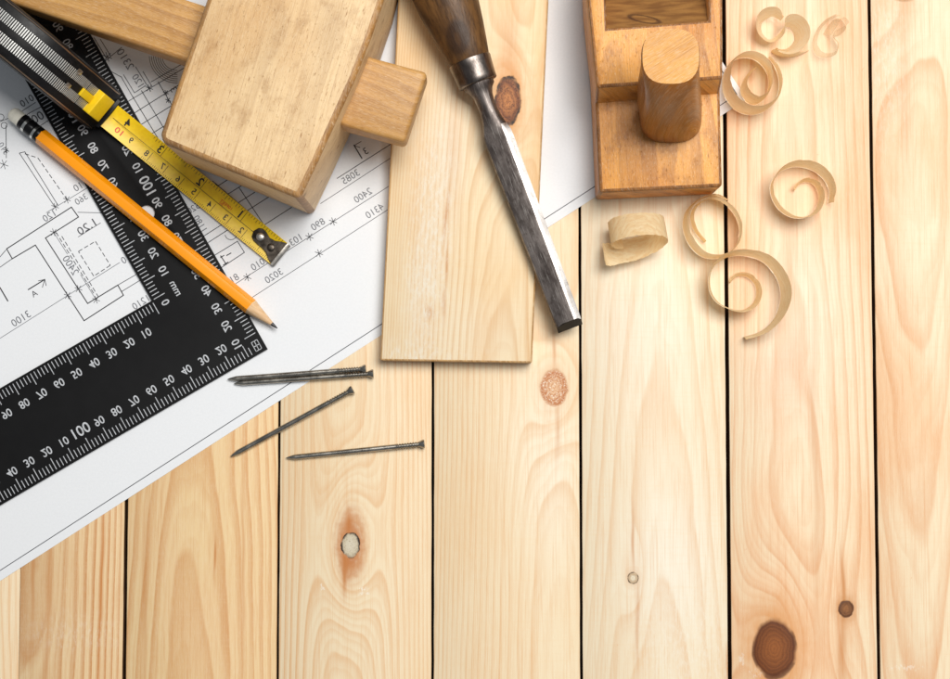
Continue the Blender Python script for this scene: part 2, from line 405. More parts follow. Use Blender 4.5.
for i in range(NU):
    bm.faces.new((vt[i][0], vb[i][0], vb[i + 1][0], vt[i + 1][0])); bm.faces.new((vt[i][NV], vt[i + 1][NV], vb[i + 1][NV], vb[i][NV]))
for j in range(NV):
    bm.faces.new((vt[0][j], vt[0][j + 1], vb[0][j + 1], vb[0][j])); bm.faces.new((vt[NU][j], vb[NU][j], vb[NU][j + 1], vt[NU][j + 1]))
bmesh.ops.recalc_face_normals(bm, faces=bm.faces)
from_bm('paper', bm, Mp.m, sheet, 30)
ink = plain('black_ink', (34, 34, 38), .6); grey = plain('thin_grey_ink', (112, 114, 120), .6); bl_ink = plain('thin_dark_ink', (66, 67, 72), .6)
pr = Print(PZ + .05 * MM); pg = Print(PZ + .05 * MM); pk = Print(PZ + .07 * MM)
def cv(ox, oy, s): return lambda *p: [(ox + p[i] / s, oy + p[i + 1] / s) for i in range(0, len(p), 2)]
A = cv(0, 180, 4.244); B3 = cv(0, 120, 4.75); C6 = cv(0, 90, 6.79); E = cv(90, 20, 6.79); G = cv(140, 180, 4.75); H = cv(300, 120, 4.85)
HB, VB = (-.843, .538), (-.538, -.843)
# border
pr.line((-140, 661), (737, 94.5), .8); pr.line((737, 94.5), (690, 20.0), .8)
# walls
pk.poly(A(28, 292, 303, 115, 333, 157, 193, 246, 372, 524, 500, 446, 524, 489, 357, 597, 150, 276, 52, 334), 1.0, True)
pk.poly(A(0, 457, 33, 513), 1.2); pk.poly(A(120, 465, 190, 422), 1.1); pr.poly(A(163, 428, 190, 422, 180, 455), .7); pr.poly(A(190, 422, 196, 448), .7)
for q in (A(0, 326, 25, 297), A(0, 370, 50, 335), A(500, 446, 600, 388), A(515, 474, 610, 416)): pr.poly(q, .7)
pr.poly(B3(262, 415, 92, 157, 118, 151, 276, 406), .7)
for a, b in (B3(118, 160, 180, 180), B3(180, 180, 318, 378), A(333, 303, 405, 260), A(405, 260, 468, 362), A(468, 362, 398, 408), A(398, 408, 333, 303), A(238, 222, 402, 488), A(262, 238, 420, 500)): pr.dash(a, b, .8, 4.5, 2.2)
pg.poly(A(228, 222, 286, 314), .6); pg.poly(A(342, 402, 404, 502), .6); pg.poly(A(0, 672, 508, 350), .6); pg.poly(B3(220, 440, 425, 316), .6); pg.poly(B3(370, 438, 485, 441), .7); pr.poly(B3(372, 555, 477, 489), .6)
for q in (A(287, 490) + A(333, 462) + A(408, 508) + A(228, 222) + B3(262, 412) + B3(318, 378)): pr.star(q[0], q[1], 4.0, .6)
pg.text('3100', *A(88, 588)[0], 7.5, HB); pg.text('2400', *A(300, 362)[0], 7.5, VB); pg.text('1210', *A(596, 520)[0], 7, HB); pg.text('0', *A(525, 340)[0], 7, HB)
pr.text('1.20', *B3(410, 508)[0], 8.0, HB, wide=1.15); pg.text('360', *B3(385, 376)[0], 6.5, HB); pg.text('10', *B3(368, 318)[0], 7, HB); pg.text('120', *B3(232, 456)[0], 7, HB); pr.text('A', *A(145, 482)[0], 6, HB)
# corner by the eraser
pr.poly(C6(40, 240, 43, 460), .7); pr.star(*C6(25, 505)[0], 5, .6); pr.star(*C6(42, 410)[0], 3, .6); pr.arc(*C6(28, 240)[0], 3, 0, 6.28, .6); pr.arc(*C6(5, 185)[0], 3.2, 0, 6.28, .6); pr.poly(C6(0, 215, 60, 190), .6)
pg.text('310', *C6(24, 395)[0], 6, VB); pr.text('00', *C6(255, 185)[0], 9, HB); pr.text('010', *C6(182, 72)[0], 7, HB)
for q in (C6(150, 142, 240, 85), C6(185, 165, 290, 108), C6(262, 250, 330, 205)): pr.poly(q, .7)
# plan detail between square and mallet
for q in (E(28, 120, 112, 260), E(70, 130, 142, 247), E(95, 285, 215, 185), E(112, 333, 212, 386, 292, 525), E(228, 372, 302, 494, 376, 446), E(360, 350, 420, 450), E(310, 318, 410, 480), E(245, 560, 640, 325), E(415, 420, 640, 290)): pr.poly(q, .7)
pr.star(*E(118, 250)[0], 5, .7); pr.star(*E(402, 462)[0], 4, .7); pr.star(*E(515, 495)[0], 3, .8); pr.star(*E(530, 545)[0], 3, .8)
for k in range(7): pr.arc(*E(590, 240)[0], 15 + 2.1 * k, 1.55, 3.1, .55)
for q in (E(225, 520, 470, 920), E(290, 520, 520, 900), E(350, 480, 600, 900), E(462, 420, 700, 820), E(300, 632, 660, 405), E(330, 720, 700, 490), E(390, 790, 760, 560)): pk.poly(q, .75)
pg.text('2310', *E(240, 265)[0], 8, VB); pg.text('120', *E(325, 410)[0], 7, VB); pr.text('3', *E(568, 470)[0], 7, VB)
# hatching under the mallet's lower edge
for q in (G(345, 5, 590, 215), G(470, 35, 590, 215), G(300, 268, 385, 214), G(325, 296, 415, 238), G(400, 78, 480, 28), G(445, 122, 545, 58), G(490, 158, 640, 62), G(588, 215, 720, 130), G(320, 60, 430, -10), G(360, 20, 420, 110)): pk.poly(q, .75)
pr.poly(G(350, 360, 463, 291, 496, 344, 385, 417), .8); pk.poly(G(383, 360, 408, 398), 1.0); pk.poly(G(383, 368, 399, 358), .9); pk.poly(G(396, 404, 418, 390), .9); pk.poly(G(412, 358, 432, 347), 1.0); pr.arc(*G(432, 255)[0], 6, .3, 2.9, .6)
pg.text('1180', *G(285, 205)[0], 6.5, VB); pg.text('2520', *G(262, 128)[0], 6.5, HB)
# dimension lines to the right of the square
pr.poly(G(430, 508, 1200, 18), .6); pr.poly(G(520, 566, 1200, 126), .6)
for q in G(510, 462) + G(805, 270) + G(917, 197) + G(850, 348): pr.star(q[0], q[1], 4.2, .65)
pg.text('81', *G(450, 465)[0], 7, HB); pg.text('1010', *G(566, 396)[0], 7, HB); pg.text('103', *G(738, 285)[0], 7, HB); pg.text('890', *G(845, 210)[0], 7, HB); pg.text('3020', *G(635, 455)[0], 7, HB)
pr.poly(H(180, 283, 520, 66), .8); pr.poly(H(100, 405, 520, 132), .6)
pk.poly(H(262, 122, 300, 186), 1.2); pr.poly(H(262, 124, 296, 104), .7); pr.poly(H(262, 124, 290, 133), .7); pr.text('3', *H(318, 150)[0], 7, HB)
pg.text('3085', *H(245, 275)[0], 7, HB); pg.text('2400', *H(305, 365)[0], 7, HB); pg.text('4310', *H(362, 440)[0], 7, HB)
pr.done('printed_lines', bl_ink, sheet); pg.done('printed_dimensions', grey, sheet); pk.done('printed_walls', ink, sheet)

# ================================================================== TRY SQUARE (black ruler)
RZ0, RZ = PZ + .05 * MM, PZ + 1.5 * MM
oc = Vector((267.4, 349.0)); dL = Vector((-.8645, .5055)).normalized(); dU = Vector((-.4905, -.872)).normalized()
ic = Vector((151.6, 300.6)); dLi = Vector((-.8655, .5)).normalized(); dUi = Vector((-.497, -.868)).normalized()
def on(c, d, t): return (c.x + d.x * t, c.y + d.y * t)
sq = thing('carpenters_square', 'black L-shaped carpenter square with white millimetre scales lying on drawing', 'ruler', tuple(P(200, 330, PZ)))
outl = [on(oc, dL, 390), on(ic, dLi, 255), (ic.x, ic.y), on(ic, dUi, 460), on(oc, dU, 515), (oc.x, oc.y)]
cu = bpy.data.curves.new('sq', 'CURVE'); cu.dimensions = '2D'; cu.fill_mode = 'BOTH'
def spl(pts):
    sp = cu.splines.new('POLY'); sp.points.add(len(pts) - 1); sp.use_cyclic_u = True
    for q, p in zip(sp.points, pts): q.co = (p.x, p.y, 0, 1)
spl([P(u, v, RZ) for u, v in outl])
hc = P(146.5, 213, RZ); spl([hc + Vector((math.cos(t * .2618) * 4.0 * MM, math.sin(t * .2618) * 4.0 * MM, 0)) for t in range(24)])
cu.extrude = (RZ - RZ0) / 2 - .15 * MM; cu.bevel_depth = .15 * MM; cu.bevel_resolution = 1; cu.offset = -.15 * MM
ob = bpy.data.objects.new('sq', cu); me = bpy.data.meshes.new_from_object(ob)
bm = bmesh.new(); bm.from_mesh(me); bmesh.ops.translate(bm, verts=bm.verts, vec=(0, 0, (RZ + RZ0) / 2))
bmesh.ops.remove_doubles(bm, verts=bm.verts, dist=1e-6)
bpy.data.objects.remove(ob); bpy.data.curves.remove(cu); bpy.data.meshes.remove(me)
Mr = Mat('black_anodised_metal', .6, 0, .12); X, Y, Z = Mr.coords()
n1 = Mr.noise(Mr.vec(X, Y, Z), 700, 4, .7); n2 = Mr.noise(Mr.vec(X, Y, Z), 160, 2)
c = Mr.mix(n2 * .8, srgb(20, 20, 21), srgb(27, 27, 28)); c = Mr.mix(n1.step(.79, .83), c, srgb(120, 118, 112)); Mr.color(c); Mr.bump(n1, .0001, .15)
from_bm('blade', bm, Mr.m, sq, 40)
white_print = plain('white_scale_print', (186, 189, 193), .6, var=.2, vs=900)
ptk = Print(RZ + .06 * MM); pnm = Print(RZ + .06 * MM)
bL, bU = tuple(-dL), tuple(dU)
PXMM = 2.022
def scale_row(c, d, inward, n0, n1, sgn_scale=PXMM):
    for k in range(n0, n1 + 1):
        t = k * 2 * sgn_scale; L = 12.5 if k % 5 == 0 else 8.0
        a = on(c, d, t); ptk.line((a[0] + inward[0] * 2.6, a[1] + inward[1] * 2.6), (a[0] + inward[0] * (2.6 + L), a[1] + inward[1] * (2.6 + L)), .8)
inL, inU = tuple(dU), tuple(dL)
scale_row(oc, dL, inL, 4, 82); scale_row(oc, dU, inU, 5, 110)
scale_row(ic, dLi, (-dUi.x, -dUi.y), 0, 52); scale_row(ic, dUi, (-dLi.x, -dLi.y), 0, 94)
for k in range(2, 16):
    a = on(oc, dL, k * 10 * PXMM); s_ = str(k * 10 if k <= 10 else k * 10 - 100); f = 11.0 if k == 10 else 8.4; dd = 24.0 if k == 10 else 22.8
    pnm.text(s_, a[0] + inL[0] * dd, a[1] + inL[1] * dd, f, bL, .012, .95)
for k in range(1, 21):
    a = on(oc, dU, k * 10 * PXMM); s_ = str(k * 10 if k <= 10 else (k * 10 - 100) or 200); f = 11.0 if k == 10 else 8.4
    if k == 20: s_ = '200'
    pnm.text(s_, a[0] + inU[0] * 24.5, a[1] + inU[1] * 24.5, f, bU, .012, .95)
for k in range(1, 11):
    a = on(ic, dLi, k * 10 * PXMM); pnm.text(str(k * 10), a[0] - dUi.x * 25.5, a[1] - dUi.y * 25.5, 8.4, bL, .012, .95)
for k in range(0, 19):
    a = on(ic, dUi, k * 10 * PXMM); s_ = str(k * 10 if k <= 10 else k * 10 - 100); dd = 25.0 if k else 12.5
    pnm.text(s_, a[0] - dLi.x * dd + (3 if k == 0 else 0), a[1] - dLi.y * dd + (8 if k == 0 else 0), 8.4 if k != 10 else 11, bU, .012, .95)
pnm.text('mm', 175, 288.5, 5.2, bU, .01)
bx = Vector((257.5, 346.0)); q1 = Vector(dU) * 10.0; q2 = Vector(dL) * 6.5      # small window mark in the corner
bx = oc + dU * 3.5 + dL * 4.5
cs = [bx, bx + q2, bx + q2 + q1, bx + q1]
ptk.poly([tuple(c_) for c_ in cs], .7, True); ptk.line(tuple((cs[0] + cs[1]) / 2), tuple((cs[2] + cs[3]) / 2), .7); ptk.line(tuple((cs[0] + cs[3]) / 2), tuple((cs[1] + cs[2]) / 2), .7)
ptk.done('graduation_marks', white_print, sq); pnm.done('numerals', white_print, sq)

# ================================================================== PENCIL
pc = thing('pencil', 'orange hexagonal pencil with white eraser and black ferrule across the square', 'pencil', tuple(P(140, 215, RZ)))
pz = RZ + 3.7 * MM
p0, p1 = P(10.5, 111.5, pz + 0.3 * MM), P(277.5, 328.5, pz - 1.6 * MM)
pdv = (p1 - p0); plen = pdv.length; R_ = 4.15 * MM
M_o = Mat('orange_lacquer', .3, 0, .5); X, Y, Z = M_o.coords(); nz = M_o.noise(M_o.vec(X, Y, Z), 60, 3)
M_o.color(M_o.mix(nz, srgb(255, 162, 0), srgb(250, 150, 0))); M_o.b.inputs['Coat Weight'].default_value = .3
er_l, fe_l, cone = 7.2 * MM, 19.0 * MM, plen - 17.0 * MM
d_, s_, u_ = frame_of(pdv)
hexs = lambda t, r, rot=0.0: [p0 + d_ * t + s_ * (math.cos(a) * r) + u_ * (math.sin(a) * r) for a in [rot + math.pi / 3 * i for i in range(6)]]
def rhex(t, r, n=5, b=.16):
    out = []
    for i in range(6):
        a0 = math.pi / 3 * i
        for k in range(n):
            a = a0 + (k / n - .5 + .5 / n) * math.pi / 3; am = (a + math.pi / 6) % (math.pi / 3) - math.pi / 6
            rr = min(math.cos(math.pi / 6) / math.cos(math.pi / 6 - abs(am)) , .975); out.append(p0 + d_ * t + s_ * (math.cos(a) * r * rr) + u_ * (math.sin(a) * r * rr))
    return out
def rcirc(t, r, n=30): return [p0 + d_ * t + s_ * (math.cos(2 * math.pi * (i + .5) / n - math.pi / 6) * r) + u_ * (math.sin(2 * math.pi * (i + .5) / n - math.pi / 6) * r) for i in range(n)]
from_bm('barrel', loft_bm([rhex(fe_l, R_ * .97), rhex(fe_l + .5 * MM, R_), rhex(cone - .4 * MM, R_)] + [rhex(cone, R_ * .985)]), M_o.m, pc, 25)
wood_c = wood('pencil_cedar', half=10, R=3, pale=(226, 190, 146), line=(196, 150, 104), blot=(214, 172, 126), angle=.9, strength=.5, fibre=.5)
cs_ = []
for k in range(8):
    f = k / 7; t = cone + f * 13.3 * MM; r = R_ * .985 * (1 - f) + 1.05 * MM * f
    h, c_ = rhex(t, r), rcirc(t, r * .93); w_ = min(1, f * 3); cs_.append([a.lerp(b, w_) for a, b in zip(h, c_)])
from_bm('sharpened_cone', loft_bm(cs_), wood_c, pc, 30)
graph = plain('graphite', (52, 50, 52), .3, .3, .6)
from_bm('lead', lathe_bm(p0, d_, [(cone + 13.2 * MM, 1.0 * MM), (cone + 15.4 * MM, .62 * MM), (plen - .2 * MM, .22 * MM), (plen, .08 * MM)], 16), graph, pc, 40)
fer_m = plain('black_ferrule_metal', (26, 26, 28), .28, .6, .6); sil = plain('silver_band', (214, 214, 210), .22, 1.0)
fp = [(er_l, 3.75), (er_l + .4 * MM, 3.95)]
for k in range(4): fp += [(er_l + (.8 + k * .5) * MM, 4.0 if k % 2 else 3.8)]
fp += [(fe_l - 4.5 * MM, 3.9), (fe_l - 3.9 * MM, 3.75), (fe_l - 3.3 * MM, 3.95), (fe_l - 2.7 * MM, 3.75), (fe_l - 2.1 * MM, 3.95), (fe_l - .5 * MM, 3.95), (fe_l + .3 * MM, 3.8)]
fer = from_bm('ferrule', lathe_bm(p0, d_, [(a, b * MM) for a, b in fp], 30), fer_m, pc, 50)
for a, b in ((er_l + 2.6 * MM, 1.5), (fe_l - 3.4 * MM, 1.3)):
    from_bm('silver_band', lathe_bm(p0, d_, [(a, 3.9 * MM), (a + .1 * MM, 4.05 * MM), (a + b * MM, 4.05 * MM), (a + (b + .1) * MM, 3.9 * MM)], 30), sil, fer, 50)
from_bm('eraser', lathe_bm(p0, d_, [(0, .6 * MM), (.25 * MM, 1.9 * MM), (1.0 * MM, 3.0 * MM), (2.2 * MM, 3.55 * MM), (er_l + .3 * MM, 3.65 * MM)], 24), plain('eraser_rubber', (240, 235, 220), .8, var=.06, vs=400, bump=.3), pc, 50)

# ================================================================== TAPE MEASURE
tm = thing('tape_measure', 'black tape measure with chrome ribs, yellow lock and yellow blade pulled out', 'tape measure', tuple(P(110, 118, RZ)))
t0, t1 = Vector((111.0, 117.0)), Vector((279.0, 253.5))
td = (t1 - t0); tl = td.length; td.normalize(); tn = Vector((td.y, -td.x))
HWp = 13.4
def blade_z(u, v, lift=0.0):
    w = Vector((u, v)) - t0; s = w.dot(td) / tl; t = w.dot(tn) / HWp
    base = RZ + .35 * MM + (3.6 * MM) * max(0, 1 - s * 3.2) ** 2 if s < .6 else RZ + .35 * MM - (s - .6) / .4 * .9 * MM
    return base + (min(1.2, abs(t)) ** 2) * .9 * MM + lift
Mt = Mat('yellow_tape_lacquer', .38, 0, .5); X, Y, Z = Mt.coords(); n1 = Mt.noise(Mt.vec(X, Y, Z), 350, 5, .65)
c = Mt.mix(n1.step(.35, .7), srgb(246, 208, 14), srgb(236, 192, 6)); c = Mt.mix(n1.step(.70, .78) * .5, c, srgb(150, 112, 20)); Mt.color(c)
bm = bmesh.new(); NA, NB = 70, 8; vv = []
for lay in (0, 1):
    g = []
    for i in range(NA + 1):
        r = []
        for j in range(NB + 1):
            q = t0 + td * (tl * (i / NA * 1.07 - .07)) + tn * (HWp * (2 * j / NB - 1)); r.append(bm.verts.new(P(q.x, q.y, blade_z(q.x, q.y, 0 if lay == 0 else -.13 * MM))))
        g.append(r)
    vv.append(g)
for i in range(NA):
    for j in range(NB):
        for g in vv: bm.faces.new((g[i][j], g[i + 1][j], g[i + 1][j + 1], g[i][j + 1]))
for i in range(NA):
    for j in (0, NB): bm.faces.new((vv[0][i][j], vv[0][i + 1][j], vv[1][i + 1][j], vv[1][i][j]))
for j in range(NB): bm.faces.new((vv[0][NA][j], vv[0][NA][j + 1], vv[1][NA][j + 1], vv[1][NA][j]))
bmesh.ops.recalc_face_normals(bm, faces=bm.faces)
blade = from_bm('tape_blade', bm, Mt.m, tm, 40)
zf = lambda u, v: blade_z(u, v, .07 * MM)
pb = Print(zf); prd = Print(zf)
def tp(s, t): q = t0 + td * s + tn * t; return (q.x, q.y)
end = tl
zero = end + 1.0
def tt(mm_): return zero - mm_ * 2.03
pb.line(tp(2, 0.6), tp(end - 26, 0.6), .45)
for k in range(3, 84):
    L = 4.4 if k % 10 == 0 else (3.2 if k % 5 == 0 else 2.2)
    s = tt(k)
    if s > 3: pb.line(tp(s, -12.8), tp(s, -12.8 + L * (2.6 if k % 10 == 0 else 1)), .42)
for k in range(2, 54):
    s = tt(k * 25.4 / 16); L = 12 if k % 16 == 0 else 5.2 if k % 8 == 0 else 3.9 if k % 4 == 0 else 2.7
    if s > 3: pb.line(tp(s, 12.8), tp(s, 12.8 - L), .42)
bT = (-td.x, -td.y)
for k in range(1, 4): pb.text(str(k), *tp(tt(k * 25.4) - 4.2, 6.2), 8.6, bT, .02, 1.0)
pb.text('4', *tp(17, 6.0), 8.6, bT, .02)
for k in range(2, 10):
    if k == 7 or tt(k * 10) > 0: pb.text(str(k), *tp(tt(k * 10) - 4.6, -5.6), 6.3, bT, .015)
prd.text('10', *tp(15, -6.0), 6.0, bT, .015, 1.3)
prd.text('10FEET', *tp(tt(36), 4.6), 3.2, bT, .01, 1.15); prd.text('3m', *tp(tt(38), 0.6 + 1.6), 2.6, bT, .01, 1.1)
pb.done('black_markings', plain('black_tape_ink', (30, 26, 16), .5), blade); prd.done('red_markings', plain('red_tape_ink', (214, 60, 14), .5), blade)
# hook
hk = plain('dark_nickel', (84, 77, 70), .36, 1.0, var=.5, vs=260, bump=.1); hk2 = plain('bright_nickel', (196, 190, 182), .32, 1.0, var=.1)
hp = [(-21, 7), (-17, 9.3), (-12, 8.6), (-6, 6.4), (0, 7.5), (5, 10.5), (9, 12.4), (11, 12.9), (11, -12.9), (9, -12.4), (5, -10.5), (0, -7.5), (-6, -6.4), (-12, -6.5), (-17, -6), (-21, -4), (-23, 1.5)]
shift = end - 11
topz = lambda u, v: blade_z(u, v, .75 * MM)
hp_px = [tp(shift + a, b * 1.0) for a, b in hp]
bm = prism_bm([P(u, v, RZ + .9 * MM) for u, v in hp_px], [P(u, v, RZ + .45 * MM) for u, v in hp_px], .15 * MM, 1)
hook = from_bm('end_hook', bm, hk, tm, 40)
lip = [tp(shift + a, b) for a, b in ((10.5, 13.2), (12.5, 13.6), (15.5, 13.0), (15.5, -13.0), (12.5, -13.6), (10.5, -13.2))]
from_bm('hook_lip', prism_bm([P(u, v, RZ + (1.2 if i in (1, 4, 0, 5) else .5) * MM) for i, (u, v) in enumerate(lip)], [P(u, v, .45 * MM) for u, v in lip], .25 * MM, 2), hk2, hook, 40)
for (a, b, m_) in ((-14, 1.2, hk2), (1, -.5, hk)):
    p = P(*tp(shift + a, b), RZ + .9 * MM)
    from_bm('rivet', lathe_bm(p, Vector((0, .001, 1)), [(0, 2.0 * MM), (.5 * MM, 2.0 * MM), (.85 * MM, 1.5 * MM), (.95 * MM, .7 * MM)], 18), m_, hook, 50)
# case: side profile (s forward along the blade, z up) swept across the width
mo = P(106.5, 112, 0); fw = (P(279, 253.5, 0) - P(111, 117, 0)).normalized(); sd = Vector((-fw.y, fw.x, 0))
def cp(s, t, z): return mo + fw * (s * MM) + sd * (t * MM) + Vector((0, 0, z * MM))
CB = RZ / MM + .1
prof = [(1, CB), (2.6, 5.5), (2.4, 10), (.5, 16), (-2.5, 25), (-7.5, 37), (-14.5, 48), (-25, 56), (-39, 60), (-62, 59), (-74, 50), (-78, 30), (-78, CB)]
prof = smooth_path(prof, 4)
HWc = 12.0
case_m = plain('black_case_plastic', (19, 18, 19), .42, 0, .25, var=.25, vs=500, bump=.12)
ts = [(-HWc, .93), (-HWc + .8, .975), (-HWc + 2.5, 1.0), (HWc - 2.5, 1.0), (HWc - .8, .975), (HWc, .93)]
cx, cz = -36.0, 24.0
case = from_bm('case', loft_bm([[cp(cx + (s - cx) * k, t, max(CB, cz + (z - cz) * k)) for s, z in prof] for t, k in ts]), case_m, tm, 35)
trim = plain('bronze_trim', (176, 150, 128), .3, 1.0)
for sg in (-1, 1):                                          # thin metal seam lines along both shoulders
    secs = []
    for s, z in prof[6:40]:
        ctr = cp(cx + (s - cx) * .985, sg * (HWc - 1.6), cz + (z - cz) * .985); r = .45 * MM
        secs.append([ctr + Vector((0, 0, r)), ctr + sd * r, ctr - Vector((0, 0, r)), ctr - sd * r])
    from_bm('seam_trim', loft_bm(secs), trim, case, 60)
chrome = plain('ribbed_chrome', (224, 224, 220), .38, .55, .6)
def along(pf):
    L = [0]
    for a, b in zip(pf, pf[1:]): L.append(L[-1] + math.hypot(b[0] - a[0], b[1] - a[1]))
    return L
PL = along(prof)
def at_len(x):
    for i in range(len(PL) - 1):
        if PL[i + 1] >= x:
            f = (x - PL[i]) / (PL[i + 1] - PL[i]); a, b = prof[i], prof[i + 1]
            ds, dz = b[0] - a[0], b[1] - a[1]; l = math.hypot(ds, dz)
            return (a[0] + ds * f, a[1] + dz * f, dz / l, -ds / l)      # point + outward normal
    return prof[-1] + (0, -1)
for sg in (-1, 1):
    for (l0, l1, step, amp, wdt) in ((20.5, 30, .8, .30, 2.0), (30.6, 41, .85, .34, 2.15), (41.8, 128, 1.15, .55, 2.3)):
        k = 0; x = l0; rows_ = []; hi = []
        while x < l1:
            for fx, hh, top_f in ((0, .1, 0), (.06, .1 + amp, 1), (.55, .1 + amp, 0), (.61, .1, 0)):
                s, z, ns, nz_ = at_len(x + fx * step)
                rows_.append([cp(s + ns * h, sg * 4.15 + w_, z + nz_ * h) for w_, h in ((-wdt, -.3), (-wdt, hh * .8), (-wdt + .3, hh), (wdt - .3, hh), (wdt, hh * .8), (wdt, -.3))]); hi.append(top_f)
            x += step
        bm = loft_bm(rows_); bm.faces.ensure_lookup_table()
        for ri in range(len(rows_) - 1):
            for q in range(6): bm.faces[ri * 6 + q].material_index = 0 if hi[ri] else 1
        from_bm('ribbed_strip', bm, [chrome, case_m], case, 15)
    s, z, ns, nz_ = at_len(41.3); c0 = cp(s + ns * .5, sg * 4.15 + 2.6, z + nz_ * .5)
    tb = [cp(s + a + ns * 1.2, sg * 4.15 + b, z - a * 1.2 + nz_ * 1.2) for a, b in ((-.8, 1.2), (.8, 1.2), (.8, 3.6), (-.8, 3.6))]
    from_bm('retaining_tab', prism_bm(tb, [p - Vector((0, 0, 1.0 * MM)) for p in tb], .2 * MM, 1), hk2, case, 40)
yel = plain('yellow_plastic', (240, 200, 24), .4, 0, .5, var=.06, vs=200)
def face_block(l0, l1, w_, h0, h1, bev):
    a = at_len(l0); b = at_len(l1)
    q = []
    for h in (h1, h0):
        q.append([cp(p[0] + p[2] * h, t, p[1] + p[3] * h) for p, t in ((a, -w_), (a, w_), (b, w_), (b, -w_))])
    return prism_bm(q[0], q[1], bev * MM, 3)
lock = from_bm('lock_button', face_block(13.0, 23.0, 6.3, -.5, 4.6, .5), yel, tm, 40)
from_bm('lock_slide', face_block(22.6, 32, 2.0, -.5, 1.3, .3), yel, lock, 40)
# mouth lip
from_bm('mouth_lip', prism_bm([cp(s, t, 7.5) for s, t in ((-3, -9.5), (-3, 9.5), (4.6, 8.4), (4.6, -8.4))], [cp(s, t, 4.6) for s, t in ((-3, -9.5), (-3, 9.5), (4.4, 8.4), (4.4, -8.4))], .6 * MM, 2), case_m, case, 40)

# ================================================================== MALLET
mbase = P(270, 110, PZ)
def WM(u, v):
    p = (P(u, v, 56 * MM) - mbase) / MM; ca, sa = math.cos(-.28), math.sin(-.28)
    x, y = p.x + 0.0, p.y; return x * ca + y * sa + 56 * .35, y * ca - x * sa + 56 * .15
ml = thing('wooden_mallet', 'pale beech carpenter mallet lying on its side with handle through the head', 'mallet', tuple(P(270, 110, PZ)))
beech = wood('mallet_beech', half=60, R=2.5, Sy=.15, angle=-.28, xc=0, pale=(236, 204, 156), line=(150, 102, 54), blot=(206, 160, 104), strength=.22, fibre=.3, blotch=.85, fleck=.85, grime=.75, rough=.5, seed=1.7, zmix=.35, bump=.6, sc_=(96, 58, 26),
             streaks=[WM(197, 157) + (2.2, .35, .9), WM(203, 157) + (3.4, .4, .95), WM(209, 161) + (2.4, .35, .9), WM(163, 139) + (1.6, .7, .9), WM(294, 193) + (1.5, .9, .7), WM(190, 152) + (1.5, .3, .7), WM(216, 164) + (1.5, .3, .7), WM(270, 60) + (26, 9, .10), WM(330, 40) + (24, 8, .14), WM(300, 130) + (18, 9, .08)])
worn = wood('mallet_worn_edge', half=60, R=2.5, angle=-.28, pale=(186, 138, 80), line=(92, 54, 24), blot=(150, 98, 46), grime=.8, strength=.5, fibre=.4, fleck=.6, seed=3.1)
hw = wood('mallet_handle_beech', half=40, R=3.0, Sy=.2, angle=1.22, pale=(204, 154, 86), line=(140, 90, 38), blot=(168, 116, 56), grime=.5, strength=.5, fibre=.35, fleck=.5, seed=5.9, rough=.45)
HT = 56 * MM
hd = [(164.5, 143.5), (160.5, 139.5), (160.3, 133), (206, 0), (226, -60), (398, -60), (386, -8), (372, 34), (355, 78), (336, 120), (318, 160), (299.5, 199)]
from_bm('head', vprism(hd, PZ + .05 * MM, HT, 2.8 * MM, 4, 1), [beech, worn], ml, 40)
hn = [(427.5, 72), (404.5, 142.5), (349, 127.5), (270, 98), (183, 60.5), (25, 7), (-130, -45), (-112, -105), (60, -44), (186, -1), (206, 5.5), (300, 30), (372, 57)]
top_ = [P(u, v, 41 * MM) for u, v in hn]
from_bm('handle', prism_bm(top_, [Vector((p.x, p.y, 25 * MM)) for p in top_], 2.2 * MM, 3, 0), [hw], ml, 40)

# ================================================================== LOOSE BOARD
BZ = 9 * MM
lb = thing('pine_board', 'short knotty pine board lying loose on planks and drawing under the chisel', 'board', tuple(P(465, 180, 0)))
bl0 = P(465, 180, 0) / MM
def KB(u, v, rx, ry, c1, c2, **k):
    p = P(u, v, BZ) / MM - bl0; an = -.047; ca, sa = math.cos(an), math.sin(an)
    d = dict(x=p.x * ca + p.y * sa, y=p.y * ca - p.x * sa, rx=rx, ry=ry, c1=c1, c2=c2); d.update(k); return d
def WB(u, v): k = KB(u, v, 1, 1, 0, 0); return k['x'], k['y']
bw = wood('board_pine', half=36, R=9, Sy=.5, angle=-.047, xc=22, seed=8.3, pale=(239, 217, 178), line=(210, 157, 98), blot=(232, 184, 120), strength=.5, blotch=.7, fibre=.25, zmix=0, rough=.5, warp=.7,
          knots=[KB(508, 98, 6.2, 12.0, (190, 122, 66), (120, 66, 30), w=13, h=30, b=3.4, rim=1.0, rc=(44, 24, 14), halo=1.9, hl=1.25, hs=.8, nr=3.0, ring=.5, crk=.8, cc=(34, 18, 10), deep=1.8, irr=.35, hc=(214, 144, 74))],
          streaks=[WB(447, 215) + (13, .8, .7), WB(449, 262) + (9, .8, .6), WB(445, 300) + (7, 1, .5), WB(430, 310) + (3, 2, .5), WB(510, 40) + (22, 5, .4), WB(455, 140) + (30, 3, .2)],
          scuffs=[WB(425, 290) + (9, 28, .9), WB(432, 200) + (10, 40, .9), WB(405, 350) + (30, 5, .8)], patches=[WB(440, 150) + (14, 30, .5), WB(425, 270) + (12, 40, .5), WB(480, 330) + (25, 20, .3)], thin=.8)
bend = wood('board_sawn_edge', half=36, R=9, Sy=.5, angle=-.047, pale=(208, 166, 108), line=(150, 104, 56), blot=(186, 140, 84), strength=.6, fibre=.6, fleck=.6, seed=8.3)
bpx = [(380, 360.5), (532, 363), (548.5, 0), (551, -45), (400, -45), (398, 0)]
bm = vprism(bpx, PZ + .08 * MM, BZ, .9 * MM, 2, 1)
for f in bm.faces:
    f.normal_update()
    if f.normal.y < -.6: f.material_index = 1
